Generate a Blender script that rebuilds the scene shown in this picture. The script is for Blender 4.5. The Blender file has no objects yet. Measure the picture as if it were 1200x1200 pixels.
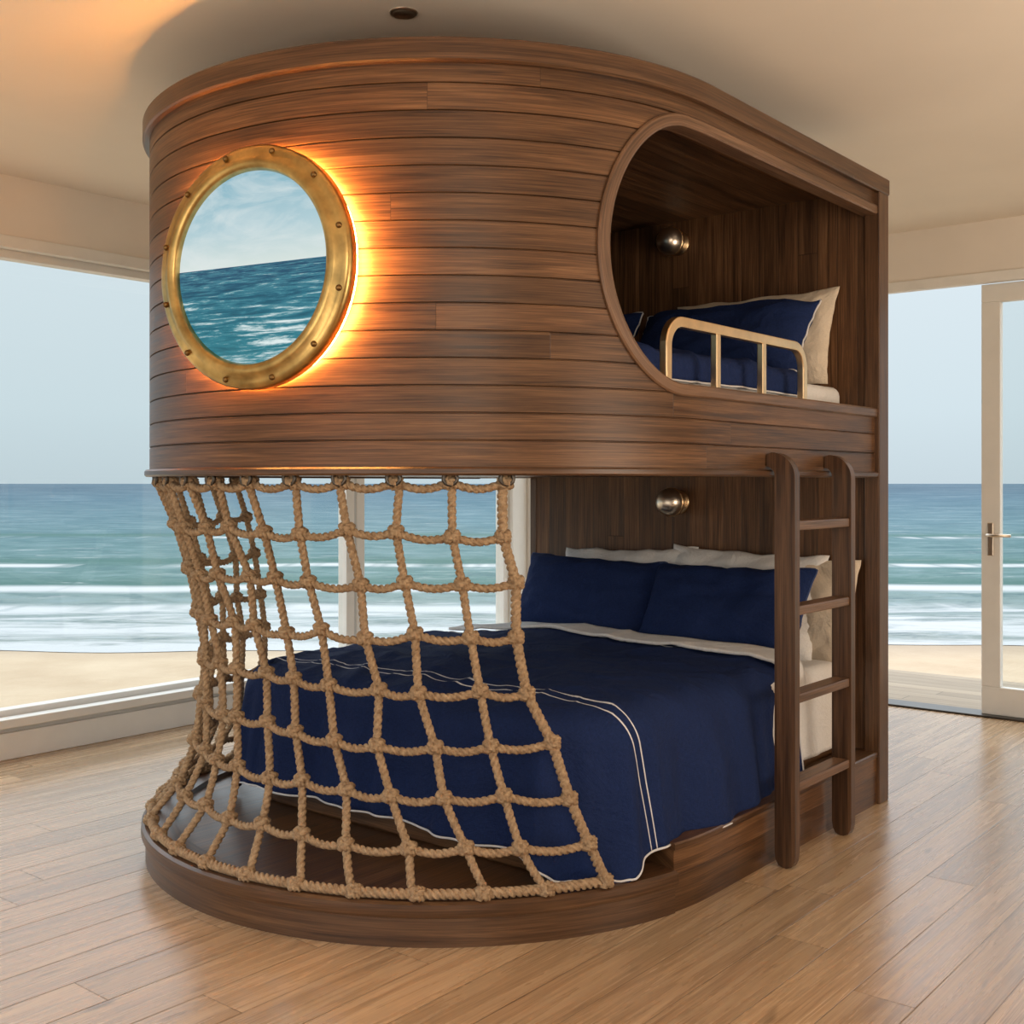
import bpy, bmesh, math, random
from mathutils import Vector, Matrix, noise
random.seed(4)
S=bpy.context.scene
S.view_settings.view_transform='Standard'
PI=math.pi
AN=math.radians(39.2)
FW=Vector((-math.sin(AN),math.cos(AN),0)); RT=Vector((math.cos(AN),math.sin(AN),0))
CAM=Vector((2.883,-3.084,1.35))
CX,CY,R0=-.13,.25,1.13

# ---------------------------------------------------------------- helpers
def link(o,parent=None):
    S.collection.objects.link(o)
    if parent: o.parent=parent
    return o
def empty(name):
    o=bpy.data.objects.new(name,None); o.empty_display_size=.2
    return link(o)
def recalc(o):
    bm=bmesh.new(); bm.from_mesh(o.data); bmesh.ops.recalc_face_normals(bm,faces=bm.faces); bm.to_mesh(o.data); bm.free()
def mk(name,verts,faces,mat=None,parent=None,uvs=None,smooth=False,center=True):
    vs=[Vector(v) for v in verts]
    c=Vector((0,0,0))
    if center and vs:
        lo=Vector([min(v[i] for v in vs) for i in range(3)]); hi=Vector([max(v[i] for v in vs) for i in range(3)])
        c=(lo+hi)/2
    me=bpy.data.meshes.new(name)
    me.from_pydata([v-c for v in vs],[],faces)
    if uvs is not None:
        ul=me.uv_layers.new(name='UVMap')
        for l in me.loops: ul.data[l.index].uv=uvs[l.vertex_index]
    if smooth:
        for p in me.polygons: p.use_smooth=True
    me.update()
    if mat: me.materials.append(mat)
    o=bpy.data.objects.new(name,me); o.location=c
    return link(o,parent)
def boxuv(me,g,off=Vector((0,0,0))):
    ul=me.uv_layers.get('UVMap') or me.uv_layers.new(name='UVMap')
    for p in me.polygons:
        n=[abs(x) for x in p.normal]; k=n.index(max(n))
        if k==g: a,b=[i for i in range(3) if i!=g]
        else: a=g; b=[i for i in range(3) if i!=g and i!=k][0]
        for li in p.loop_indices:
            co=me.vertices[me.loops[li].vertex_index].co+off
            ul.data[li].uv=(co[a],co[b])
def box(name,lo,hi,mat,parent=None,g=None,bev=.004):
    lo=Vector(lo);hi=Vector(hi);c=(lo+hi)/2;d=hi-lo
    bm=bmesh.new(); bmesh.ops.create_cube(bm,size=1)
    bmesh.ops.scale(bm,vec=d,verts=bm.verts)
    b=min(bev,min(d)*.4)
    if b>0: bmesh.ops.bevel(bm,geom=bm.edges[:],offset=b,segments=2,affect='EDGES',profile=.5)
    me=bpy.data.meshes.new(name); bm.to_mesh(me); bm.free()
    if g is None: g=[abs(x) for x in d].index(max(d))
    boxuv(me,g,c)
    me.materials.append(mat)
    o=bpy.data.objects.new(name,me); o.location=c
    return link(o,parent)
def frames(pts,closed=False,up=Vector((0,0,1))):
    n=len(pts);T=[]
    for i in range(n):
        if closed: t=pts[(i+1)%n]-pts[i-1]
        else: t=pts[min(i+1,n-1)]-pts[max(i-1,0)]
        T.append(t.normalized())
    N=[]
    u=up if abs(T[0].dot(up))<.9 else Vector((1,0,0))
    nn=(u-T[0]*u.dot(T[0])).normalized()
    for i in range(n):
        nn=(nn-T[i]*nn.dot(T[i])).normalized(); N.append(nn)
    return T,N
def resample(pts,step,closed=False):
    P=list(pts)+([pts[0]] if closed else [])
    L=[0]
    for i in range(1,len(P)): L.append(L[-1]+(P[i]-P[i-1]).length)
    n=max(2,int(round(L[-1]/step))); out=[];j=0
    for k in range(n+(0 if closed else 1)):
        s=L[-1]*k/n
        while j<len(L)-2 and L[j+1]<s: j+=1
        f=(s-L[j])/max(1e-9,L[j+1]-L[j]); out.append(P[j].lerp(P[j+1],min(1,max(0,f))))
    return out
def tube(V,F,pts,r,segs=10,closed=False):
    T,N=frames(pts,closed); b=len(V);n=len(pts)
    for i,p in enumerate(pts):
        B=T[i].cross(N[i])
        for k in range(segs):
            a=2*PI*k/segs
            V.append(p+(N[i]*math.cos(a)+B*math.sin(a))*r)
    for i in range(n if closed else n-1):
        for k in range(segs):
            F.append((b+i*segs+k,b+i*segs+(k+1)%segs,b+((i+1)%n)*segs+(k+1)%segs,b+((i+1)%n)*segs+k))
    if not closed:
        F.append(tuple(b+k for k in range(segs))[::-1]); F.append(tuple(b+(n-1)*segs+k for k in range(segs)))
def rope(V,F,pts,r,pitch=.06,step=.008,closed=False):
    pts=resample(pts,step,closed); T,N=frames(pts,closed); b=len(V);n=len(pts);m=12;s=0
    for i,p in enumerate(pts):
        if i: s+=(p-pts[i-1]).length
        B=T[i].cross(N[i]); tw=2*PI*s/pitch
        for k in range(m):
            a=2*PI*k/m
            rr=r*(.82+.38*abs(math.cos(1.5*a))**.7); a2=a+tw
            V.append(p+(N[i]*math.cos(a2)+B*math.sin(a2))*rr)
    for i in range(n if closed else n-1):
        for k in range(m):
            F.append((b+i*m+k,b+i*m+(k+1)%m,b+((i+1)%n)*m+(k+1)%m,b+((i+1)%n)*m+k))
    if not closed:
        F.append(tuple(b+k for k in range(m))[::-1]); F.append(tuple(b+(n-1)*m+k for k in range(m)))
def lathe(V,F,prof,M,segs=64,closedprof=False):
    b=len(V);m=len(prof)
    for k in range(segs):
        a=2*PI*k/segs
        for (r,z) in prof: V.append(M@Vector((r*math.cos(a),r*math.sin(a),z)))
    for k in range(segs):
        for j in range(m if closedprof else m-1):
            j2=(j+1)%m
            F.append((b+k*m+j,b+((k+1)%segs)*m+j,b+((k+1)%segs)*m+j2,b+k*m+j2))
def sphere(V,F,c,r,M=None,seg=12,rings=8):
    b=len(V)
    for i in range(rings+1):
        th=PI*i/rings
        for k in range(seg):
            a=2*PI*k/seg
            v=Vector((math.sin(th)*math.cos(a),math.sin(th)*math.sin(a),math.cos(th)))*r
            if M: v=M@v
            V.append(Vector(c)+v)
    for i in range(rings):
        for k in range(seg):
            F.append((b+i*seg+k,b+(i+1)*seg+k,b+(i+1)*seg+(k+1)%seg,b+i*seg+(k+1)%seg))

# ---------------------------------------------------------------- materials
class NT:
    def __init__(s,m): s.t=m.node_tree; s.n=s.t.nodes; s.l=s.t.links
    def new(s,ty,**k):
        n=s.n.new(ty)
        for a,b in k.items(): setattr(n,a,b)
        return n
    def set(s,sock,v):
        if isinstance(v,bpy.types.NodeSocket): s.l.new(v,sock)
        else: sock.default_value=v
    def m(s,op,a,b=None,c=None,clamp=False):
        n=s.new('ShaderNodeMath',operation=op); n.use_clamp=clamp
        s.set(n.inputs[0],a)
        if b is not None: s.set(n.inputs[1],b)
        if c is not None: s.set(n.inputs[2],c)
        return n.outputs[0]
    def xyz(s,a,b,c):
        n=s.new('ShaderNodeCombineXYZ')
        for i,v in enumerate((a,b,c)): s.set(n.inputs[i],v)
        return n.outputs[0]
    def sep(s,v):
        n=s.new('ShaderNodeSeparateXYZ'); s.l.new(v,n.inputs[0]); return n.outputs
    def noise(s,v,scale=1,detail=4,rough=.55,dist=0):
        n=s.new('ShaderNodeTexNoise'); s.l.new(v,n.inputs['Vector'])
        n.inputs['Scale'].default_value=scale;n.inputs['Detail'].default_value=detail
        n.inputs['Roughness'].default_value=rough;n.inputs['Distortion'].default_value=dist
        return n.outputs[0]
    def ramp(s,f,stops,mode='LINEAR'):
        n=s.new('ShaderNodeValToRGB'); s.l.new(f,n.inputs[0]); r=n.color_ramp; r.interpolation=mode
        while len(r.elements)<len(stops): r.elements.new(.5)
        for e,(p,c) in zip(r.elements,stops):
            e.position=p; e.color=(c[0],c[1],c[2],1) if hasattr(c,'__len__') else (c,c,c,1)
        return n.outputs[0]
    def mix(s,f,a,b,mode='MIX'):
        n=s.new('ShaderNodeMix',data_type='RGBA',blend_type=mode)
        s.set(n.inputs[0],f)
        for i,v in ((6,a),(7,b)):
            if isinstance(v,(tuple,list)): n.inputs[i].default_value=(v[0],v[1],v[2],1)
            else: s.l.new(v,n.inputs[i])
        return n.outputs[2]
    def bump(s,h,strength=.3,dist=.01):
        n=s.new('ShaderNodeBump'); s.l.new(h,n.inputs['Height'])
        n.inputs['Strength'].default_value=strength;n.inputs['Distance'].default_value=dist
        return n.outputs[0]
def newmat(name):
    m=bpy.data.materials.new(name); m.use_nodes=True
    t=NT(m); b=t.n['Principled BSDF']; return m,t,b
def plain(name,col,rough=.5,metal=0,nz=.08,scale=8,bump=0,emit=None,es=0):
    m,t,b=newmat(name)
    tc=t.new('ShaderNodeTexCoord')
    f=t.noise(tc.outputs['Object'],scale,3)
    c=t.ramp(f,[(.3,[x*(1-nz) for x in col]),(.7,[min(1,x*(1+nz)) for x in col])])
    t.l.new(c,b.inputs['Base Color'])
    b.inputs['Roughness'].default_value=rough;b.inputs['Metallic'].default_value=metal
    if bump: t.l.new(t.bump(f,bump,.01),b.inputs['Normal'])
    if emit:
        b.inputs['Emission Color'].default_value=(*emit,1); b.inputs['Emission Strength'].default_value=es
    return m
def wood(name,c1,c2,c3,pw=.1,pl=2.2,rough=.4,groove=.003,var=.35,bump=.25,voff=0,gd=.35,knots=False,spec=.5,gw=(.37,.5,.65)):
    m,t,b=newmat(name)
    uv=t.new('ShaderNodeUVMap'); U,Vv,_=t.sep(uv.outputs[0])
    if voff: Vv=t.m('ADD',Vv,voff)
    vr=t.m('DIVIDE',Vv,pw); row=t.m('FLOOR',vr)
    wn=t.new('ShaderNodeTexWhiteNoise',noise_dimensions='1D'); t.l.new(row,wn.inputs['W']); r1=wn.outputs[0]
    ur=t.m('DIVIDE',t.m('ADD',U,t.m('MULTIPLY',r1,pl*3)),pl); col=t.m('FLOOR',ur)
    w2=t.new('ShaderNodeTexWhiteNoise',noise_dimensions='2D'); t.l.new(t.xyz(row,col,0),w2.inputs['Vector']); r2=w2.outputs[0]
    r20=t.m('MULTIPLY',r2,37)
    g1=t.noise(t.xyz(t.m('ADD',t.m('MULTIPLY',U,1.1),r20),t.m('ADD',t.m('MULTIPLY',Vv,22),r20),r20),1,5,.6,1.2)
    g2=t.noise(t.xyz(t.m('MULTIPLY',U,4),t.m('MULTIPLY',Vv,230),r20),1,3,.65,.2)
    f=t.m('ADD',t.m('MULTIPLY',g1,.5),t.m('MULTIPLY',g2,.5))
    c=t.ramp(f,[(gw[0],c1),(gw[1],c2),(gw[2],c3)])
    br=t.m('ADD',t.m('MULTIPLY',r2,var),1-var/2)
    c=t.mix(1,c,t.xyz(br,br,br),'MULTIPLY')
    def edge(x,w):
        fr=t.m('FRACT',x); e=t.m('MULTIPLY',t.m('MINIMUM',fr,t.m('SUBTRACT',1,fr)),w)
        return t.m('SUBTRACT',1,t.m('DIVIDE',e,groove,clamp=True),clamp=True)
    if knots:
        kn=t.noise(t.xyz(t.m('ADD',t.m('MULTIPLY',U,5),r20),t.m('MULTIPLY',Vv,14),r20),1,1,.4,.3)
        km=t.ramp(kn,[(.75,0.),(.82,1.)])
        c=t.mix(t.m('MULTIPLY',km,.5),c,[x*.35 for x in c1])
    ge=t.m('MAXIMUM',edge(vr,pw),edge(ur,pl)) if groove else None
    if groove:
        c=t.mix(t.m('MULTIPLY',ge,1-gd),c,[x*.25 for x in c1])
        h=t.m('SUBTRACT',t.m('MULTIPLY',g2,.12),ge)
    else: h=t.m('MULTIPLY',g2,.12)
    t.l.new(c,b.inputs['Base Color'])
    b.inputs['Specular IOR Level'].default_value=spec
    t.l.new(t.m('ADD',t.m('MULTIPLY',g1,.2),rough-.1),b.inputs['Roughness'])
    t.l.new(t.bump(h,bump,.004),b.inputs['Normal'])
    return m
D1,D2,D3=(.038,.017,.0075),(.1,.046,.0195),(.19,.096,.043)
PW=.0802
walnut=wood('walnut_planks',D1,D2,D3,pw=PW,pl=2.6,rough=.4,groove=.0015,var=.5,voff=-1.395+PW*20,spec=.4)
walnut_v=wood('walnut_boards',D1,D2,D3,pw=.092,pl=9,rough=.48,groove=.003,var=.6,spec=.4)
walnut_s=wood('walnut_solid',(.038,.017,.008),(.09,.043,.02),(.16,.082,.039),pw=5,pl=50,rough=.36,groove=0,var=.1)
walnut_d=wood('walnut_deck',D1,D2,D3,pw=.12,pl=3,rough=.34,groove=.002,var=.35)
walnut_t=wood('walnut_trim',(.07,.035,.018),(.15,.08,.044),(.24,.135,.078),pw=5,pl=50,rough=.4,groove=0,var=.1)
oak=wood('oak_floor',(.26,.165,.092),(.43,.29,.17),(.55,.4,.25),pw=.165,pl=1.9,rough=.27,groove=.0022,var=.3,bump=.3,gd=.3,knots=True,gw=(.35,.5,.65))
decking=wood('deck_boards',(.24,.18,.12),(.32,.25,.17),(.37,.3,.22),pw=.14,pl=4,rough=.7,groove=.006)
brass=plain('aged_brass',(.52,.35,.13),.32,1,.35,14,.05)
brass_l=plain('pale_brass',(.86,.62,.36),.3,1,.1,14)
nickel=plain('brushed_nickel',(.75,.66,.55),.3,1,.1)
white_fr=plain('window_frame_paint',(.76,.74,.7),.5,0,.03)
wallp=plain('wall_plaster',(.76,.69,.61),.85,0,.03,3,.05)
ceilp=plain('ceiling_plaster',(.84,.76,.66),.9,0,.02,2,.03)
darkm=plain('dark_steel',(.1,.09,.08),.4,1,.1)
def fabric(name,col,var=.25,rough=.9,stripes=None,bs=.5):
    m,t,b=newmat(name)
    uv=t.new('ShaderNodeUVMap'); U,Vv,_=t.sep(uv.outputs[0])
    tc=t.new('ShaderNodeTexCoord')
    n1=t.noise(t.xyz(t.m('MULTIPLY',U,400),t.m('MULTIPLY',Vv,60),0),1,2)
    n2=t.noise(t.xyz(t.m('MULTIPLY',U,60),t.m('MULTIPLY',Vv,400),3),1,2)
    n3=t.noise(tc.outputs['Object'],6,5,.6,.9)
    f=t.m('MULTIPLY',t.m('ADD',n1,n2),.5)
    c=t.ramp(f,[(.35,[x*(1-var) for x in col]),(.65,[min(1,x*(1+var)) for x in col])])
    if stripes:
        s=None
        for p,w in stripes:
            d=t.m('LESS_THAN',t.m('ABSOLUTE',t.m('SUBTRACT',Vv,p)),w)
            s=d if s is None else t.m('MAXIMUM',s,d)
        c=t.mix(s,c,(.72,.72,.75))
    t.l.new(c,b.inputs['Base Color'])
    b.inputs['Roughness'].default_value=rough
    b.inputs['Specular IOR Level'].default_value=.15
    t.l.new(t.bump(t.m('ADD',t.m('MULTIPLY',f,.1),n3),bs,.045),b.inputs['Normal'])
    return m
navy=fabric('navy_linen',(.0125,.0255,.09))
navy_st=fabric('navy_linen_striped',(.0125,.0255,.09),stripes=[(-.05,.0032),(-.088,.0032)])
whitel=fabric('white_linen',(.76,.74,.72),.06)
cream=fabric('cream_linen',(.66,.56,.44),.08)
pipe=plain('white_piping',(.7,.69,.7),.8)
pipen=plain('navy_piping',(.035,.06,.16),.8)
def ropemat():
    m,t,b=newmat('hemp_rope'); tc=t.new('ShaderNodeTexCoord')
    f=t.noise(tc.outputs['Object'],70,4,.7); g=t.noise(tc.outputs['Object'],5,2)
    c=t.ramp(f,[(.3,(.2,.12,.065)),(.7,(.58,.42,.26))])
    c=t.mix(t.m('MULTIPLY',g,.4),c,(.28,.175,.09))
    t.l.new(c,b.inputs['Base Color']); b.inputs['Roughness'].default_value=.9
    t.l.new(t.bump(f,.6,.004),b.inputs['Normal']); return m
hemp=ropemat()
def glassmat():
    m,t,b=newmat('window_glass'); t.n.remove(b); out=t.n['Material Output']
    tr=t.new('ShaderNodeBsdfTransparent'); gl=t.new('ShaderNodeBsdfGlossy'); gl.inputs['Roughness'].default_value=.02
    tr.inputs['Color'].default_value=(.97,.985,.98,1)
    mx=t.new('ShaderNodeMixShader'); mx.inputs[0].default_value=.03
    t.l.new(tr.outputs[0],mx.inputs[1]);t.l.new(gl.outputs[0],mx.inputs[2]);t.l.new(mx.outputs[0],out.inputs[0])
    return m
glass=glassmat()

# ---------------------------------------------------------------- room
CEIL=2.86; WX=-2.6; WY=3.78
box('floor',(WX-.1,-6,-.12),(6.5,WY+.1,0),oak,g=1,bev=0)
box('ceiling',(WX-.2,-6,CEIL),(6.7,WY+.2,CEIL+.15),ceilp,bev=0)
box('wall_right',(6.5,-6,0),(6.66,WY+.16,CEIL),wallp,bev=0)
wl=empty('wall_left')
box('header',(WX-.16,-6,2.53),(WX,WY+.16,CEIL),wallp,wl,bev=0)
box('knee_wall',(WX-.16,-6,0),(WX,WY+.16,.16),white_fr,wl,bev=0)
box('end_pier',(WX-.16,-6,.16),(WX,-3.4,2.53),wallp,wl,bev=0)
wb=empty('wall_back')
box('header',(WX,WY,2.53),(6.5,WY+.16,CEIL),wallp,wb,bev=0)
box('knee_wall',(WX,WY,0),(-.75,WY+.16,.16),white_fr,wb,bev=0)
box('pier',(-.75,WY,0),(-.35,WY+.16,2.53),wallp,wb,bev=0)
box('pier_far',(2.9,WY,0),(6.5,WY+.16,2.53),wallp,wb,bev=0)
w1=empty('window_1')
def frame_y(par,x0,x1,y0,y1,z0,z1,fw,mat=white_fr):
    box('rail_top',(x0,y0,z1-fw),(x1,y1,z1),mat,par); box('rail_bottom',(x0,y0,z0),(x1,y1,z0+fw),mat,par)
    box('stile_a',(x0,y0,z0+fw),(x1,y0+fw,z1-fw),mat,par); box('stile_b',(x0,y1-fw,z0+fw),(x1,y1,z1-fw),mat,par)
    box('pane',((x0+x1)/2-.004,y0+fw,z0+fw),((x0+x1)/2+.004,y1-fw,z1-fw),glass,par,bev=0)
def frame_x(par,y0,y1,x0,x1,z0,z1,fw,mat=white_fr,bot=None):
    bot=bot or fw
    box('rail_top',(x0,y0,z1-fw),(x1,y1,z1),mat,par); box('rail_bottom',(x0,y0,z0),(x1,y1,z0+bot),mat,par)
    box('stile_a',(x0,y0,z0+bot),(x0+fw,y1,z1-fw),mat,par); box('stile_b',(x1-fw,y0,z0+bot),(x1,y1,z1-fw),mat,par)
    box('pane',(x0+fw,(y0+y1)/2-.004,z0+bot),(x1-fw,(y0+y1)/2+.004,z1-fw),glass,par,bev=0)
frame_y(w1,WX-.12,WX-.04,-3.4,2.07,.16,2.53,.07)
w2=empty('window_2')
frame_y(w2,WX-.12,WX-.04,2.09,WY-.12,.16,2.53,.07)
box('trim_corner',(WX-.16,WY-.13,.16),(WX+.0,WY+.16,2.53),white_fr)
box('trim_sill',(WX-.03,-6,.155),(WX+.05,WY,.2),white_fr)
box('baseboard_left',(WX,-6,0),(WX+.03,WY,.13),white_fr)
box('trim_head_left',(WX-.03,-6,2.5),(WX+.025,WY,2.56),white_fr)
box('trim_head_back',(WX,WY-.025,2.5),(6.5,WY+.03,2.56),white_fr)
w3=empty('window_3')
frame_x(w3,WY+.04,WY+.12,WX,-.75,.16,2.53,.07)
d1=empty('door_1')
frame_x(d1,WY+.045,WY+.1,.766,1.82,.012,2.5,.105,bot=.16)
box('handle_plate',(.80,WY+.035,.93),(.835,WY+.046,1.12),nickel,d1)
V=[];F=[]
tube(V,F,[Vector((.817,WY+.04,1.05)),Vector((.817,WY-.02,1.05)),Vector((.835,WY-.03,1.05)),Vector((.95,WY-.03,1.05))],.009,10)
mk('handle_lever',V,F,nickel,d1,smooth=True)
d2=empty('door_2')
frame_x(d2,WY+.105,WY+.155,-.35,-.2,.012,2.5,.06)
box('trim_threshold',(-.35,WY-.01,0),(2.9,WY+.16,.012),darkm)
box('trim_jamb',(1.83,WY,0.012),(1.93,WY+.16,2.5),white_fr)
frame_x(empty('door_3'),WY+.045,WY+.1,1.94,2.88,.012,2.5,.105,bot=.16)
box('terrace_deck',(-1.2,WY+.17,-.14),(5.5,5.3,-.03),decking,g=0,bev=0)
dl=empty('ceiling_downlight')
p=CAM+RT*(-127/1350*3.70)+FW*3.70
V=[];F=[]
lathe(V,F,[(.0,-.002),(.03,-.002),(.034,-.006),(.044,-.006),(.047,0)],Matrix.Translation((p.x,p.y,CEIL)),32)
mk('trim_ring',V,F,nickel,dl,smooth=True)

# ---------------------------------------------------------------- outside
OUT=.45
SH=15.7
def sandmat():
    m,t,b=newmat('beach_sand'); tc=t.new('ShaderNodeTexCoord'); o=tc.outputs['Object']
    n=t.noise(o,.6,5,.6); n2=t.noise(o,12,3)
    c=t.ramp(n,[(.3,(.37,.265,.165)),(.7,(.46,.35,.235))])
    _,y,_z=t.sep(o)
    wet=t.m('DIVIDE',t.m('SUBTRACT',y,SH-1.4),1.6,clamp=True)
    c=t.mix(t.m('MULTIPLY',wet,.5),c,(.26,.2,.15))
    t.l.new(c,b.inputs['Base Color']); b.inputs['Roughness'].default_value=.9
    t.l.new(t.bump(t.m('ADD',n,t.m('MULTIPLY',n2,.2)),.6,.15),b.inputs['Normal']); return m
o=mk('beach_sand',[(-4000,-4000,-1.5),(4000,-4000,-1.5),(4000,4000,-1.5),(-4000,4000,-1.5)],[(0,1,2,3)],sandmat(),center=False); o.rotation_euler[2]=AN
def seamat():
    m,t,b=newmat('sea_water'); tc=t.new('ShaderNodeTexCoord'); o=tc.outputs['Object']
    x,y,_=t.sep(o)
    ld=t.m('LOGARITHM',t.m('MAXIMUM',y,10),10)
    f=t.m('DIVIDE',t.m('SUBTRACT',ld,1.1),1.9,clamp=True)
    base=t.ramp(f,[(0,(.5,.52,.46)),(.12,(.36,.45,.43)),(.2,(.15,.3,.28)),(.3,(.12,.27,.28)),(.42,(.105,.25,.3)),(.62,(.05,.17,.25)),(.9,(.025,.105,.185)),(1,(.04,.13,.21))])
    w=t.noise(t.xyz(t.m('DIVIDE',x,t.m('MAXIMUM',t.m('MULTIPLY',y,.06),1)),t.m('MULTIPLY',ld,52),0),1,6,.72,.4)
    base=t.mix(t.m('MULTIPLY',t.ramp(w,[(.48,0.),(.65,1.)]),.45),base,(.36,.5,.55))
    base=t.mix(t.m('MULTIPLY',t.ramp(w,[(.32,1.),(.5,0.)]),.6),base,(.025,.12,.17))
    fn=t.noise(t.xyz(t.m('MULTIPLY',x,.3),t.m('MULTIPLY',y,1.2),4),1,6,.72,.8)
    near=t.ramp(t.m('DIVIDE',t.m('SUBTRACT',y,SH-.2),16,clamp=True),[(0,.42),(.07,.16),(.15,.27),(.25,.13),(.36,.2),(.46,.01),(1,0.)])
    foam=t.m('MULTIPLY',t.m('SUBTRACT',t.m('ADD',fn,near),.58),5,clamp=True)
    wob=t.m('MULTIPLY',t.noise(t.xyz(t.m('MULTIPLY',x,.06),0,1),1,2),7)
    for cy,th in ((28.2,2.4),(37.2,3.0),(58,3.2)):
        dd=t.m('ABSOLUTE',t.m('SUBTRACT',t.m('SUBTRACT',y,cy-3.5),wob))
        cr=t.m('SUBTRACT',1,t.m('DIVIDE',dd,th,clamp=True),clamp=True)
        base=t.mix(t.m('MULTIPLY',cr,.9),base,(.06,.2,.17))
    for cy,th,st in ((21.5,1.1,.47),(26.4,1.3,.42),(35,1.1,.47),(55.5,1.5,.54)):
        dd=t.m('ABSOLUTE',t.m('SUBTRACT',t.m('SUBTRACT',y,cy-3.5),wob))
        cr=t.m('SUBTRACT',1,t.m('DIVIDE',dd,th,clamp=True),clamp=True)
        nn=t.m('MULTIPLY',t.m('SUBTRACT',t.noise(t.xyz(t.m('MULTIPLY',x,.13),cy,2),1,5,.75),st-.06),9,clamp=True)
        foam=t.m('MAXIMUM',foam,t.m('MULTIPLY',t.m('MULTIPLY',cr,1.5,clamp=True),nn))
    c=t.mix(foam,base,(.9,.91,.91))
    c=t.mix(1,c,(OUT,OUT,OUT),'MULTIPLY')
    t.l.new(c,b.inputs['Base Color']); b.inputs['Roughness'].default_value=.6; b.inputs['Specular IOR Level'].default_value=.08
    t.l.new(t.bump(w,.3,.5),b.inputs['Normal']); return m
Vs=[];Fs=[]; n=400
ys=[0,1.5,4,10,40,200,1000,4000]
for j,yy in enumerate(ys):
    for i in range(n+1):
        x=-4000+8000*i/n if j>=5 else (-100+200*i/n)*(1 if j<3 else 3)
        y=SH+yy+(1.0*noise.noise(Vector((x*.09,0,0)))+.4*noise.noise(Vector((x*.35,5,0))) if j==0 else 0)
        Vs.append((x,y,-1.49 if j==0 else -1.46))
for j in range(len(ys)-1):
    for i in range(n): a=j*(n+1)+i; Fs.append((a,a+1,a+n+2,a+n+1))
o=mk('sea',Vs,Fs,seamat(),center=False); o.rotation_euler[2]=AN

# ---------------------------------------------------------------- bunk bed
bed=empty('nautical_bunk_bed')
YB=1.66
def stad(r,yend,n=64):
    out=[]; m=12; L=yend-CY
    for i in range(m): out.append((Vector((CX-r,CY+L*(1-i/m),0)),Vector((-1,0,0)),-(PI*r)-L*(1-i/m)))
    for i in range(n+1):
        a=PI+PI*i/n
        out.append((Vector((CX+r*math.cos(a),CY+r*math.sin(a),0)),Vector((math.cos(a),math.sin(a),0)),-(PI*r)*(1-i/n)))
    for i in range(1,m+1): out.append((Vector((CX+r,CY+L*i/m,0)),Vector((1,0,0)),L*i/m))
    return out
def sweep_prof(name,path,prof,mat,parent):
    V=[];F=[];UV=[];m=len(prof)
    for (p,nn,s) in path:
        for j,(o_,z) in enumerate(prof):
            V.append(p+nn*o_+Vector((0,0,z))); UV.append((s,z+o_*.5))
    for i in range(len(path)-1):
        for j in range(m):
            j2=(j+1)%m; F.append((i*m+j,(i+1)*m+j,(i+1)*m+j2,i*m+j2))
    F.append(tuple(range(m))); F.append(tuple(range((len(path)-1)*m,len(path)*m))[::-1])
    ob=mk(name,V,F,mat,parent,uvs=UV,center=False)
    recalc(ob)
    return ob
def sharpsmooth(me,deg=20):
    bm=bmesh.new(); bm.from_mesh(me)
    for e in bm.edges:
        if len(e.link_faces)==2 and e.calc_face_angle(0)>math.radians(deg): e.smooth=False
    for f in bm.faces: f.smooth=True
    bm.to_mesh(me); bm.free()
Z0,Z1=1.395,2.60
path=stad(R0,YB,80)
prof=[]
z=Z0; g=.003; gdp=.006
prof.append((0,Z0))
while z+PW<Z1-.03:
    z+=PW
    prof+=[(0,z-g),(-gdp,z-g*.2),(-gdp,z+g*.2),(0,z+g)]
prof+=[(0,Z1),(-.05,Z1),(-.05,Z0)]
shell=sweep_prof('shell_cladding',path,prof,walnut,bed)
def cutter(verts2d,x0,x1):
    n=len(verts2d); V=[(x0,a,b) for a,b in verts2d]+[(x1,a,b) for a,b in verts2d]
    F=[tuple(range(n))[::-1],tuple(range(n,2*n))]+[(i,(i+1)%n,n+(i+1)%n,n+i) for i in range(n)]
    o=mk('cut',V,F,center=False); recalc(o)
    return o
OC,RY,RZ,ZC=.10,.31,.42,2.073
arc=[(OC-RY*math.sin(PI*i/40),ZC-RZ*math.cos(PI*i/40)) for i in range(41)]
cut1=cutter([(1.9,ZC-RZ)]+arc+[(1.9,ZC+RZ)],.3,1.5)
PN=(RT*math.sin(math.radians(-28.3))-FW*math.cos(math.radians(-28.3))).normalized(); PZ=1.997
Pq=Vector((0,0,1)).cross(PN).normalized()
PM=Matrix((( Pq.x,0,PN.x,CX),(Pq.y,0,PN.y,CY),(0,1,PN.z,PZ),(0,0,0,1)))
V=[];F=[]; lathe(V,F,[(0,.6),(.304,.6),(.304,1.5),(0,1.5)],PM,48)
cut2=mk('cut2',V,F,center=False)
bm=bmesh.new(); bm.from_mesh(cut2.data); bmesh.ops.remove_doubles(bm,verts=bm.verts,dist=1e-5); bmesh.ops.recalc_face_normals(bm,faces=bm.faces); bm.to_mesh(cut2.data); bm.free()
for c in (cut1,cut2):
    md=shell.modifiers.new('b','BOOLEAN'); md.operation='DIFFERENCE'; md.object=c; md.solver='EXACT'
dg=bpy.context.evaluated_depsgraph_get(); me=bpy.data.meshes.new_from_object(shell.evaluated_get(dg))
shell.modifiers.clear(); shell.data=me
for c in (cut1,cut2): bpy.data.objects.remove(c)
sharpsmooth(me)
def ringtrim(name,o0,o1,z0,z1,mat=walnut_s,b=.006,yend=YB):
    pr=[(o0,z0),(o1-b,z0),(o1,z0+b),(o1,z1-b),(o1-b,z1),(o0,z1)]
    o=sweep_prof(name,stad(R0,yend,96),pr,mat,bed); sharpsmooth(o.data,30); return o
ringtrim('crown',-.06,.024,2.575,2.645,yend=YB+.085)
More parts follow.
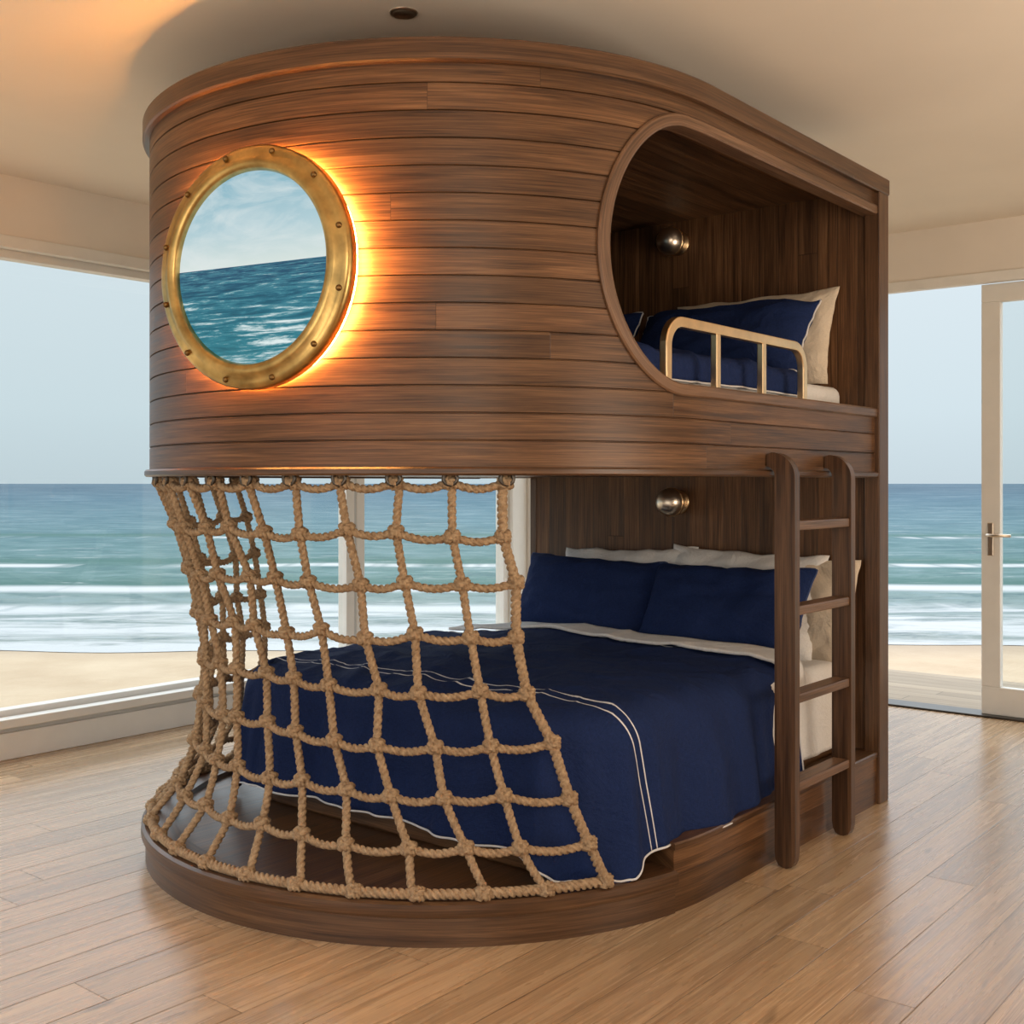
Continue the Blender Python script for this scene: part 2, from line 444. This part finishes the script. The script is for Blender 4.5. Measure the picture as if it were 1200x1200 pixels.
ringtrim('bottom_flange',-.05,.018,1.372,1.397)
def slab(name,r,yend,z0,z1,mat,g=1,n=96):
    P=[p for p,_,_ in stad(r,yend,n)]
    m=len(P); V=[(p.x,p.y,z0) for p in P]+[(p.x,p.y,z1) for p in P]
    F=[tuple(range(m))[::-1],tuple(range(m,2*m))]+[(i,(i+1)%m,m+(i+1)%m,m+i) for i in range(m)]
    o=mk(name,V,F,mat,bed,center=False); recalc(o)
    boxuv(o.data,g); return o
slab('bunk_floor',R0-.048,YB,1.38,1.45,walnut_d)
slab('bunk_ceiling',R0-.048,YB,2.592,2.625,walnut_v)
slab('platform_core',R0-.04,YB,0.0,.115,walnut_d)
pr=[(-.09,0),(.014,0),(.014,.085),(.026,.09),(.030,.1),(.028,.128),(.018,.135),(-.09,.135)]
full=stad(R0,YB,120)
pp=[q for q in full if q[0].y<=.06 or q[0].x<0]
o=sweep_prof('platform_rim',pp,pr,walnut_s,bed); sharpsmooth(o.data,30)
pp=[q for q in full if q[0].y>.02 and q[0].x>0]
o=sweep_prof('side_plinth',pp,[(-.12,0),(.008,0),(.008,.195),(-.12,.195)],walnut_d,bed); sharpsmooth(o.data,30)
o=sweep_prof('side_plinth_cap',pp,[(-.12,.195),(.012,.195),(.014,.2),(.014,.213),(.010,.218),(-.12,.218)],walnut_s,bed); sharpsmooth(o.data,30)
def rrect(x0,x1,y0,y1,r,n=8,r2=None):
    P=[]; r2=r2 or .05
    for cx,cy,a0,q in ((x1-r,y0+r,-PI/2,r),(x1-r2,y1-r2,0,r2),(x0+r2,y1-r2,PI/2,r2),(x0+r,y0+r,PI,r)):
        for i in range(n+1): a=a0+PI/2*i/n; P.append((cx+q*math.cos(a),cy+q*math.sin(a)))
    return P
def prism(name,P,z0,z1,mat,parent,g=0,bev=.01,segs=3):
    m=len(P); V=[(a,b,z0) for a,b in P]+[(a,b,z1) for a,b in P]
    F=[tuple(range(m))[::-1],tuple(range(m,2*m))]+[(i,(i+1)%m,m+(i+1)%m,m+i) for i in range(m)]
    o=mk(name,V,F,mat,parent,center=False)
    bm=bmesh.new(); bm.from_mesh(o.data); bmesh.ops.recalc_face_normals(bm,faces=bm.faces)
    if bev:
        es=[e for e in bm.edges if abs(e.verts[0].co.z-e.verts[1].co.z)<1e-5]
        bmesh.ops.bevel(bm,geom=es,offset=bev,segments=segs,affect='EDGES',profile=.5)
    for f in bm.faces: f.smooth=abs(f.normal.z)<.99
    bm.to_mesh(o.data); bm.free(); boxuv(o.data,g); return o
prism('bed_base',rrect(-.86,.85,-.215,YB,.24),.115,.25,walnut_d,bed)
box('headboard_lower',(-.83,YB,0.0),(1.0,YB+.05,1.40),walnut_v,bed,g=2)
box('headboard_upper',(CX-R0,YB,1.375),(1.0,YB+.05,2.6),walnut_v,bed,g=2)
box('headboard_post',(.955,YB-.02,0),(1.022,YB+.08,2.575),walnut_s,bed,g=2)
box('headboard_edge',(-.86,YB-.005,0),(-.82,YB+.055,1.375),walnut_s,bed,g=2)
pts=[]
for i in range(20): pts.append((YB-(YB-OC)*i/20,ZC-RZ,0,-1))
for i in range(49):
    a=PI*i/48; yy=OC-RY*math.sin(a); zz=ZC-RZ*math.cos(a)
    ny,nz=-math.sin(a)/RY,-math.cos(a)/RZ; l=math.hypot(ny,nz); pts.append((yy,zz,ny/l,nz/l))
for i in range(1,21): pts.append((OC+(YB-OC)*i/20,ZC+RZ,0,1))
V=[];F=[];UV=[];s=0
sec=[(-.012,-.055),(-.012,.008),(-.006,.013),(.022,.013),(.027,.008),(.027,-.055)]
for i,(yy,zz,my,mz) in enumerate(pts):
    if i: s+=math.hypot(yy-pts[i-1][0],zz-pts[i-1][1])
    for (a,b_) in sec:
        y2=yy+my*a; z2=zz+mz*a
        if y2<CY: X=CX+math.sqrt(R0**2-(y2-CY)**2); N=Vector(((X-CX)/R0,(y2-CY)/R0,0))
        else: X=CX+R0; N=Vector((1,0,0))
        V.append(Vector((X,y2,z2))+N*b_); UV.append((s,a+b_))
m=len(sec)
for i in range(len(pts)-1):
    for j in range(m): F.append((i*m+j,i*m+(j+1)%m,(i+1)*m+(j+1)%m,(i+1)*m+j))
o=mk('opening_trim',V,F,walnut_t,bed,uvs=UV,center=False); recalc(o); sharpsmooth(o.data,30)

# ---------------------------------------------------------------- porthole
ph=empty('porthole_window')
V=[];F=[]; q=R0
lathe(V,F,[(.289,q+.022),(.358,q+.020),(.360,q+.009),(.366,q+.009),(.366,q+.040),(.359,q+.048),(.346,q+.053),(.332,q+.054),(.324,q+.063),(.310,q+.067),(.297,q+.063),(.292,q+.056),(.289,q+.04)],PM,96,True)
mk('brass_ring',V,F,brass,ph,smooth=True)
V=[];F=[]
lathe(V,F,[(.289,q-.1),(.302,q-.1),(.302,q+.023),(.289,q+.023)],PM,64,True); mk('brass_barrel',V,F,brass,ph,smooth=True)
V=[];F=[]
for k in range(12):
    a=2*PI*(k+.5)/12; c=PM@Vector((.346*math.cos(a),.346*math.sin(a),q+.053))
    sphere(V,F,c,.0095)
mk('bolts',V,F,plain('bolt_brass',(.22,.13,.05),.35,1),ph,smooth=True)
V=[];F=[]
ring=[PM@Vector((.345*math.cos(2*PI*k/96),.345*math.sin(2*PI*k/96),q-.003)) for k in range(96)]
tube(V,F,ring,.013,8,True)
led=plain('led_strip',(1,.5,.15),.5,0,.01,emit=(1,.42,.10),es=150); mk('led_strip',V,F,led,ph,smooth=True)
def picmat():
    m,t,b=newmat('porthole_sea_picture')
    uv=t.new('ShaderNodeUVMap'); x,y,_=t.sep(uv.outputs[0])
    y=t.m('SUBTRACT',y,.008)
    cl=t.noise(t.xyz(t.m('MULTIPLY',x,4),t.m('MULTIPLY',y,13),0),1,5,.6,.5)
    sky=t.ramp(t.m('DIVIDE',y,.29,clamp=True),[(0,(.66,.75,.72)),(.4,(.42,.6,.66)),(1,(.2,.43,.54))])
    sky=t.mix(t.m('MULTIPLY',t.ramp(cl,[(.42,0.),(.66,1.)]),.7),sky,(.72,.79,.79))
    dep=t.m('DIVIDE',t.m('MULTIPLY',y,-1),.30,clamp=True)
    lg=t.m('LOGARITHM',t.m('ADD',dep,.1),2.718)
    w=t.noise(t.xyz(t.m('DIVIDE',t.m('MULTIPLY',x,3.2),t.m('ADD',dep,.22)),t.m('MULTIPLY',lg,10),1),1,7,.72,.35)
    sea=t.ramp(dep,[(0,(.012,.07,.15)),(.3,(.008,.11,.18)),(.7,(.012,.16,.22)),(1,(.03,.22,.27))])
    sea=t.mix(t.m('MULTIPLY',t.ramp(w,[(.45,0.),(.6,1.)]),.5),sea,(.1,.4,.45))
    sea=t.mix(t.m('MULTIPLY',t.ramp(w,[(.3,1.),(.47,0.)]),.65),sea,(.003,.045,.08))
    fo=t.m('MULTIPLY',t.m('SUBTRACT',t.m('ADD',w,t.m('MULTIPLY',dep,.14)),.615),9,clamp=True)
    sea=t.mix(fo,sea,(.72,.82,.82))
    c=t.mix(t.m('GREATER_THAN',y,.0),sea,sky)
    b.inputs['Base Color'].default_value=(.01,.01,.01,1); b.inputs['Roughness'].default_value=.15; b.inputs['Specular IOR Level'].default_value=.25
    t.l.new(c,b.inputs['Emission Color']); b.inputs['Emission Strength'].default_value=1.0
    return m
V=[];F=[];UV=[]
V.append(PM@Vector((0,0,q+.04))); UV.append((0,0))
for k in range(96):
    a=2*PI*k/96; V.append(PM@Vector((.294*math.cos(a),.294*math.sin(a),q+.04))); UV.append((.294*math.cos(a),.294*math.sin(a)))
for k in range(96): F.append((0,1+k,1+(k+1)%96))
mk('sea_view_glass',V,F,picmat(),ph,uvs=UV)

# ---------------------------------------------------------------- cloth helpers
def nearest_rr(a,b,x0,x1,y0,y1,r):
    ca=min(max(a,x0),x1); cb=min(max(b,y0),y1)
    for cx in (x0+r,x1-r):
        cy=y0+r
        if ((cx==x0+r and a<cx) or (cx==x1-r and a>cx)) and b<cy:
            d=Vector((a-cx,b-cy))
            if d.length>r: d=d.normalized()*r; return cx+d.x,cy+d.y
            return a,b
    return ca,cb
def drape(name,mat,parent,rect,ext,top,rr=.05,r=.14,flare=.1,fold=.02,step=.014,puff=.012,seed=0,minz=.0,thick=.014,piping=None,maxx=9,crown=0,cmix=.35,wr=0.):
    x0,x1,y0,y1=rect; ax0,ax1,ay0,ay1=ext
    na=int((ax1-ax0)/step); nb=max(4,int((ay1-ay0)/step)); V=[];UV=[];F=[]
    for j in range(nb+1):
        for i in range(na+1):
            a=ax0+(ax1-ax0)*i/na; b=ay0+(ay1-ay0)*j/nb
            ca,cb=nearest_rr(a,b,x0,x1,y0,y1,r)
            e=Vector((a-ca,b-cb)); L=e.length
            sd=Vector((a*2.0,b*2.0,seed))
            if L<1e-6: d=Vector((0,0)); out=0;down=0
            else:
                d=e/L
                mx=max(max(0,x0-a,a-x1),max(0,y0-b))
                cm=cmix if a>0 else .3
                if mx>0: L=mx*(1-cm)+L*cm
                if L<rr*PI/2: th=L/rr; out=rr*math.sin(th); down=rr*(1-math.cos(th))
                else: ex=L-rr*PI/2; out=rr+flare*ex; down=rr+ex*.985
                q=Vector(((ca+d.x*.3)*4.8,(cb+d.y*.3)*4.8,seed+1))
                fo=noise.noise(q)+.5*noise.noise(q*2.3)
                out+=fold*(fo+.12)*min(1,(L/.3)**1.4)
            pf=puff*noise.noise(sd)+puff*.3*noise.noise(sd*2.7+Vector((0,0,3)))
            w1=noise.noise(Vector((a*2.6+b*2.2,b*2.6-a*1.3,seed+7)))
            w2=noise.noise(Vector((a*3.5-b*4.5,b*5+a*1.5,seed+9))); w3=noise.noise(Vector((a*7+b*2,b*3-a*2,seed+13)))
            pf+=puff*.4*max(0,1-abs(w1)*4)+wr*(max(0,1-abs(w2)*7)+.6*max(0,1-abs(w3)*6))
            cr=crown*(1-((2*(a-x0)/(x1-x0)-1)**2)) if x0<=a<=x1 else 0
            if b<y0+.25: cr*=max(0,(b-y0+.05)/.3)
            fade=max(0,1-L/.16)
            X=ca+d.x*out; Y=cb+d.y*out
            Z=max(minz+.01*noise.noise(Vector((a*8,b*8,1))),top-down+(pf*fade)+max(0,cr)*fade)
            V.append((min(X,maxx),Y,Z)); UV.append((a,b))
    w=na+1
    for j in range(nb):
        for i in range(na): F.append((j*w+i,j*w+i+1,(j+1)*w+i+1,(j+1)*w+i))
    o=mk(name,V,F,mat,parent,uvs=UV,smooth=True,center=False)
    md=o.modifiers.new('solid','SOLIDIFY'); md.thickness=thick; md.offset=-1
    if piping:
        P=[Vector(V[j*w]) for j in range(nb,-1,-1)]+[Vector(V[i]) for i in range(w)]+[Vector(V[j*w+na]) for j in range(nb+1)]
        P=[p+Vector((0,0,-.004)) for p in P]
        V2=[];F2=[]; tube(V2,F2,resample(P,.012),.0038,6); mk(name+'_piping',V2,F2,piping,o,smooth=True,center=False)
        P=[Vector(V[nb*w+i]) for i in range(w)]
        V2=[];F2=[]; tube(V2,F2,resample(P,.012),.0038,6); mk(name+'_head_piping',V2,F2,piping,o,smooth=True,center=False)
    return o
def pillow(name,mat,c,w,h,t,tilt,yaw=0,roll=0,pip=None,seed=0):
    n=30;V=[];F=[];UV=[]
    M=Matrix.Translation(c)@Matrix.Rotation(math.radians(yaw),4,'Z')@Matrix.Rotation(math.radians(tilt),4,'X')@Matrix.Rotation(math.radians(roll),4,'Z')
    def P(u,v,sg):
        x=u*w/2*(1-.05*(1-v*v)*u*u); y=v*h/2*(1-.07*(1-u*u)*v*v)
        tt=((1-u**4)*(1-v**4))**.62
        z=sg*t/2*tt*(1+.2*noise.noise(Vector((u*1.7,v*1.7,seed+sg))))
        w1=noise.noise(Vector((u*3+v,v*3-u*2,seed+5)))
        z+=sg*.014*max(0,1-abs(w1)*5)*tt+.014*noise.noise(Vector((u*4,v*4,seed+5)))*tt
        edge=max(abs(u),abs(v)); z+=.014*noise.noise(Vector((u*5,v*5,seed)))*edge
        y+=.016*noise.noise(Vector((u*3,seed*3.1,v)))*edge
        return M@Vector((x,y,z))
    for sg in (1,-1):
        b=len(V)
        for j in range(n+1):
            for i in range(n+1):
                u=math.sin((i/n*2-1)*PI/2);v=math.sin((j/n*2-1)*PI/2)
                V.append(P(u,v,sg)); UV.append((u*w/2,v*h/2))
        for j in range(n):
            for i in range(n):
                f=(b+j*(n+1)+i,b+j*(n+1)+i+1,b+(j+1)*(n+1)+i+1,b+(j+1)*(n+1)+i)
                F.append(f if sg>0 else f[::-1])
    o=mk(name,V,F,mat,None,uvs=UV,smooth=True,center=False)
    bm=bmesh.new(); bm.from_mesh(o.data); bmesh.ops.remove_doubles(bm,verts=bm.verts,dist=.0008); bm.to_mesh(o.data); bm.free()
    if pip:
        E=[]
        for (a0,b0,a1,b1) in ((-1,-1,1,-1),(1,-1,1,1),(1,1,-1,1),(-1,1,-1,-1)):
            for i in range(20): f=i/20; E.append(P(a0+(a1-a0)*f,b0+(b1-b0)*f,1))
        V2=[];F2=[]; tube(V2,F2,resample(E,.015,True),.004,6,True); mk('piping',V2,F2,pip,o,smooth=True,center=False)
    return o
# lower bedding
prism('mattress',rrect(-.83,.845,-.19,1.645,.22),.252,.57,whitel,None,bev=.06,segs=5)
sh=drape('white_sheet',whitel,None,(-.82,.86,-.1,1.6),(-.82-.3,.86+.37,.86,1.6),.605,seed=4,minz=.235,puff=.01,maxx=.985,flare=.07)
drape('sheet_fold',whitel,sh,(-.82,.835,-.1,1.6),(-.82-.01,.835+.17,.99,1.15),.668,rr=.08,seed=11,puff=.02,maxx=1.0,crown=.035,thick=.012,fold=.0)
drape('striped_duvet',navy_st,None,(-.82,.81,-.165,1.04),(-.82-.41,.81+.50,-.165-.50,1.04),.64,rr=.12,r=.2,seed=11,minz=.142,puff=.026,flare=.12,fold=.055,thick=.024,piping=pipe,maxx=1.012,crown=.04,cmix=.9,wr=.006)
pillow('white_pillow',whitel,(-.20,1.54,.82),.76,.46,.14,72,0,2,seed=1)
pillow('white_pillow',whitel,(.42,1.535,.825),.78,.47,.15,72,0,-2,seed=2)
pillow('cream_pillow',cream,(.60,1.55,.80),.72,.46,.10,78,seed=3)
pillow('navy_pillow',navy,(-.31,1.38,.80),.76,.43,.18,62,4,-2,pipen,seed=4)
pillow('navy_pillow',navy,(.43,1.36,.795),.80,.43,.19,60,-3,1,pipen,seed=5)
# upper bedding
prism('upper_mattress',rrect(-.8,.86,-.1,1.645,.25),1.452,1.76,whitel,None,bev=.04,segs=4)
drape('navy_duvet',navy,None,(-.77,.83,-.06,1.2),(-.77-.12,.83+.13,-.06-.1,1.2),1.80,rr=.05,r=.22,seed=21,puff=.03,flare=.0,fold=.008,thick=.02,piping=pipe,maxx=.905,crown=.03,wr=.004)
pillow('cream_pillow',cream,(.46,1.55,1.975),.8,.44,.12,74,seed=6)
pillow('navy_pillow',navy,(.40,1.38,1.955),.86,.41,.19,56,0,0,pipe,seed=7)
pillow('navy_pillow',navy,(-.42,1.42,1.965),.7,.42,.17,62,0,0,pipe,seed=8)

# ---------------------------------------------------------------- guard rail
gr=empty('brass_guard_rail')
def flatbar(name,pts,w,t,par,mat):
    V=[];F=[];n=len(pts)
    for i,p in enumerate(pts):
        tg=(pts[min(i+1,n-1)]-pts[max(i-1,0)]).normalized(); nn=Vector((0,-tg.z,tg.y))
        for a,b_ in ((-w/2,-t/2),(w/2,-t/2),(w/2,t/2),(-w/2,t/2)): V.append(p+nn*a+Vector((b_,0,0)))
    for i in range(n-1):
        for j in range(4): F.append((i*4+j,i*4+(j+1)%4,(i+1)*4+(j+1)%4,(i+1)*4+j))
    F+= [(0,1,2,3),tuple(range((n-1)*4,n*4))[::-1]]
    o=mk(name,V,F,mat,par); recalc(o)
    md=o.modifiers.new('bev','BEVEL'); md.width=.004; md.segments=2; md.limit_method='ANGLE'
    return o
y0,y1,zt,zb,rc=.05,1.04,1.868,1.655,.085
xr=.955
P=[Vector((xr,y0,zb))]+[Vector((xr,y0+rc-rc*math.cos(PI/2*i/10),zt-rc+rc*math.sin(PI/2*i/10))) for i in range(11)]+[Vector((xr,y1-rc+rc*math.sin(PI/2*i/10),zt-rc+rc*math.cos(PI/2*i/10))) for i in range(11)]+[Vector((xr,y1,zb))]
flatbar('rail',P,.034,.028,gr,brass_l)
for yb in (.37,.705): box('baluster',(xr-.013,yb-.014,zb),(xr+.013,yb+.014,zt-.01),brass_l,gr)

# ---------------------------------------------------------------- ladder
ld=empty('bunk_ladder')
LX0,LX1=1.034,1.112
def stringer(yc):
    x0,x1=LX0,LX1; t=.038; zt=1.458
    pr=[(x0,.05),(x0+.004,.025),(x0+.014,.008),(x0+.032,0),(x1-.032,0),(x1-.014,.008),(x1-.004,.025),(x1,.05)]
    R=.092
    for i in range(13): a=PI/2*i/12; pr.append((x1-R+R*math.cos(a),zt-R+R*math.sin(a)))
    pr+=[(1.0195,zt-.001),(1.003,zt-.006),(1.003,zt-.05)]
    r2=.031
    for i in range(7): a=PI/2*i/6; pr.append((x0-r2+r2*math.sin(a),zt-.05-r2+r2*math.cos(a)))
    n=len(pr); V=[(a,yc-t/2,b) for a,b in pr]+[(a,yc+t/2,b) for a,b in pr]
    F=[tuple(range(n)),tuple(range(n,2*n))[::-1]]+[(i,n+i,n+(i+1)%n,(i+1)%n) for i in range(n)]
    o=mk('stringer',V,F,walnut_s,ld)
    bm=bmesh.new(); bm.from_mesh(o.data); bmesh.ops.remove_doubles(bm,verts=bm.verts,dist=.0004); bmesh.ops.recalc_face_normals(bm,faces=bm.faces); bm.to_mesh(o.data); bm.free()
    boxuv(o.data,2,o.location)
    md=o.modifiers.new('bev','BEVEL'); md.width=.005; md.segments=3; md.limit_method='ANGLE'
YA,YZ=.665,1.15
stringer(YA); stringer(YZ)
for zr in (1.20,.90,.59,.28):
    box('rung',(LX0+.003,YA+.018,zr-.017),(LX1-.006,YZ-.018,zr+.017),walnut_t,ld,g=1,bev=.006)

# ---------------------------------------------------------------- sconces
def sconce(z):
    e=empty('wall_sconce'); c=Vector((.04,YB,z))
    M=Matrix.Translation(c)@Matrix.Rotation(PI/2,4,'X')
    V=[];F=[]; lathe(V,F,[(0,0),(.055,0),(.058,.006),(.055,.014),(.02,.018),(.016,.05),(0,.05)],M,32); mk('base',V,F,brass_l,e,smooth=True)
    V=[];F=[]; sphere(V,F,c+Vector((0,-.085,0)),.066,seg=32,rings=20); mk('globe',V,F,nickel,e,smooth=True)
    V=[];F=[]; lathe(V,F,[(.063,-.02),(.069,-.014),(.069,-.004),(.063,.002)],Matrix.Translation(c+Vector((0,-.085,0)))@Matrix.Rotation(PI/2,4,'X'),32,True); mk('collar',V,F,brass_l,e,smooth=True)
sconce(2.485); sconce(1.26)

# ---------------------------------------------------------------- net
net=empty('cargo_net')
NC=15; NR=8
zrow=[1.352,1.20,1.045,.885,.725,.565,.415,.27,.152]
def cat(t,A):
    i=min(int(t),len(A)-2); f=t-i
    p0=A[max(i-1,0)];p1=A[i];p2=A[i+1];p3=A[min(i+2,len(A)-1)]
    return .5*((2*p1)+(-p0+p2)*f+(2*p0-5*p1+4*p2-p3)*f*f+(-p0+3*p1-3*p2+p3)*f**3)
rl=[1.095,1.045,.995,.96,.945,.945,.965,1.03,1.125]
rr_=[1.095,1.075,1.055,1.05,1.06,1.09,1.125,1.14,1.14]
jit=[[Vector((random.uniform(-1,1),random.uniform(-1,1),random.uniform(-1,1))) for _ in range(NR+1)] for _ in range(NC+1)]
def npos(c,t,j=True):
    pt=11+(-118-11)*c/NC
    sh=15.5*((t/NR)**1.75)*max(0,1-c/NC)
    ph_=math.radians(pt+sh)
    k=max(0,1-c/6.0)
    r=cat(t,rl)*(1-k)+cat(t,rr_)*k
    z=cat(t,zrow)
    if j and 0<t<NR:
        ci=min(int(c),NC-1);fc=c-ci; ti=min(int(t),NR-1);ft=t-ti
        J=(jit[ci][ti]*(1-fc)+jit[ci+1][ti]*fc)*(1-ft)+(jit[ci][ti+1]*(1-fc)+jit[ci+1][ti+1]*fc)*ft
        ph_+=math.radians(.9)*J.x; z+=.012*J.y; r+=.010*J.z
    d=RT*math.sin(ph_)-FW*math.cos(ph_)
    return Vector((CX+d.x*r,CY+d.y*r,z))
V=[];F=[]
for c in range(NC+1):
    P=[npos(c,NR*i/60) for i in range(61)]
    rope(V,F,P,.0115 if c else .014)
for t in range(NR+1):
    P=[]
    for i in range(NC*8+1):
        c=i/8; fr=c-int(c); q_=npos(c,t)
        sag=.016 if t<NR else 0
        q_.z-=sag*math.sin(PI*fr)*(1.3 if t==0 else 1); P.append(q_)
    rope(V,F,P,.0115 if t<NR else .014)
mk('ropes',V,F,hemp,net,smooth=True,center=False)
V=[];F=[]
for c in range(NC+1):
    for t in range(NR+1):
        p=npos(c,t); rad=Vector((p.x-CX,p.y-CY,0)).normalized(); tg=Vector((-rad.y,rad.x,0)); up=Vector((0,0,1))
        for (A,B,R) in ((tg*.8+up*.6,rad,.0185),(tg*-.8+up*.6,rad,.0185),(tg,up*.8+rad*.2,.0165)):
            A=A.normalized();B=B.normalized()
            ring=[p+A*R*math.cos(2*PI*k/14)+B*R*math.sin(2*PI*k/14) for k in range(14)]
            rope(V,F,ring,.010,pitch=.04,step=.008,closed=True)
mk('knots',V,F,hemp,net,smooth=True,center=False)
V=[];F=[]
for c in range(NC+1):
    p=npos(c,0); rad=Vector((p.x-CX,p.y-CY,0)).normalized(); tg=Vector((-rad.y,rad.x,0))
    ring=[p+rad*.02+Vector((0,0,.012))+tg*.02*math.cos(2*PI*k/16)+Vector((0,0,1))*.02*math.sin(2*PI*k/16) for k in range(16)]
    tube(V,F,ring,.006,8,True)
mk('eyelets',V,F,darkm,net,smooth=True,center=False)

# ---------------------------------------------------------------- world and lights
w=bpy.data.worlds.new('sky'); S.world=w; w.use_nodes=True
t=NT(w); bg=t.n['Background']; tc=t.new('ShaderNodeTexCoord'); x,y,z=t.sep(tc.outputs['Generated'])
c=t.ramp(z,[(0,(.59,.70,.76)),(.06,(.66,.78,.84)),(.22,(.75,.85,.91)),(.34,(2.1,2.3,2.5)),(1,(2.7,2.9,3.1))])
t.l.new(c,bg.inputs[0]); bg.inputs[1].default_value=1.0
def area(name,loc,tgt,sx,sy,e,col):
    l=bpy.data.lights.new(name,'AREA'); l.shape='RECTANGLE'; l.size=sx;l.size_y=sy;l.energy=e;l.color=col
    o=bpy.data.objects.new(name,l); o.location=loc; o.rotation_euler=(Vector(tgt)-Vector(loc)).to_track_quat('-Z','Y').to_euler(); link(o); return o
area('soft_fill',(4.6,-4.2,2.5),(.3,.0,1.7),1.6,1.2,60,(1,.86,.7))  # fill light added out of view, no real fixture; brightens the interior
area('ceiling_fill',(4.4,.4,1.2),(3.0,.5,2.9),1.6,1.6,75,(1,.85,.68))  # unseen light added right of the view to brighten the ceiling
area('ceiling_fill',(1.2,-4.9,1.0),(1.0,-3.6,2.9),2.4,1.6,35,(1,.87,.72))  # second added ceiling brightener, behind the camera, stands for no fixture
# camera
cd=bpy.data.cameras.new('camera'); co=bpy.data.objects.new('camera',cd); link(co)
co.location=CAM; co.rotation_euler=(PI/2,0,AN)
cd.sensor_width=36; cd.lens=1350/1200*36; cd.shift_y=-34/1200; cd.clip_end=10000
S.camera=co
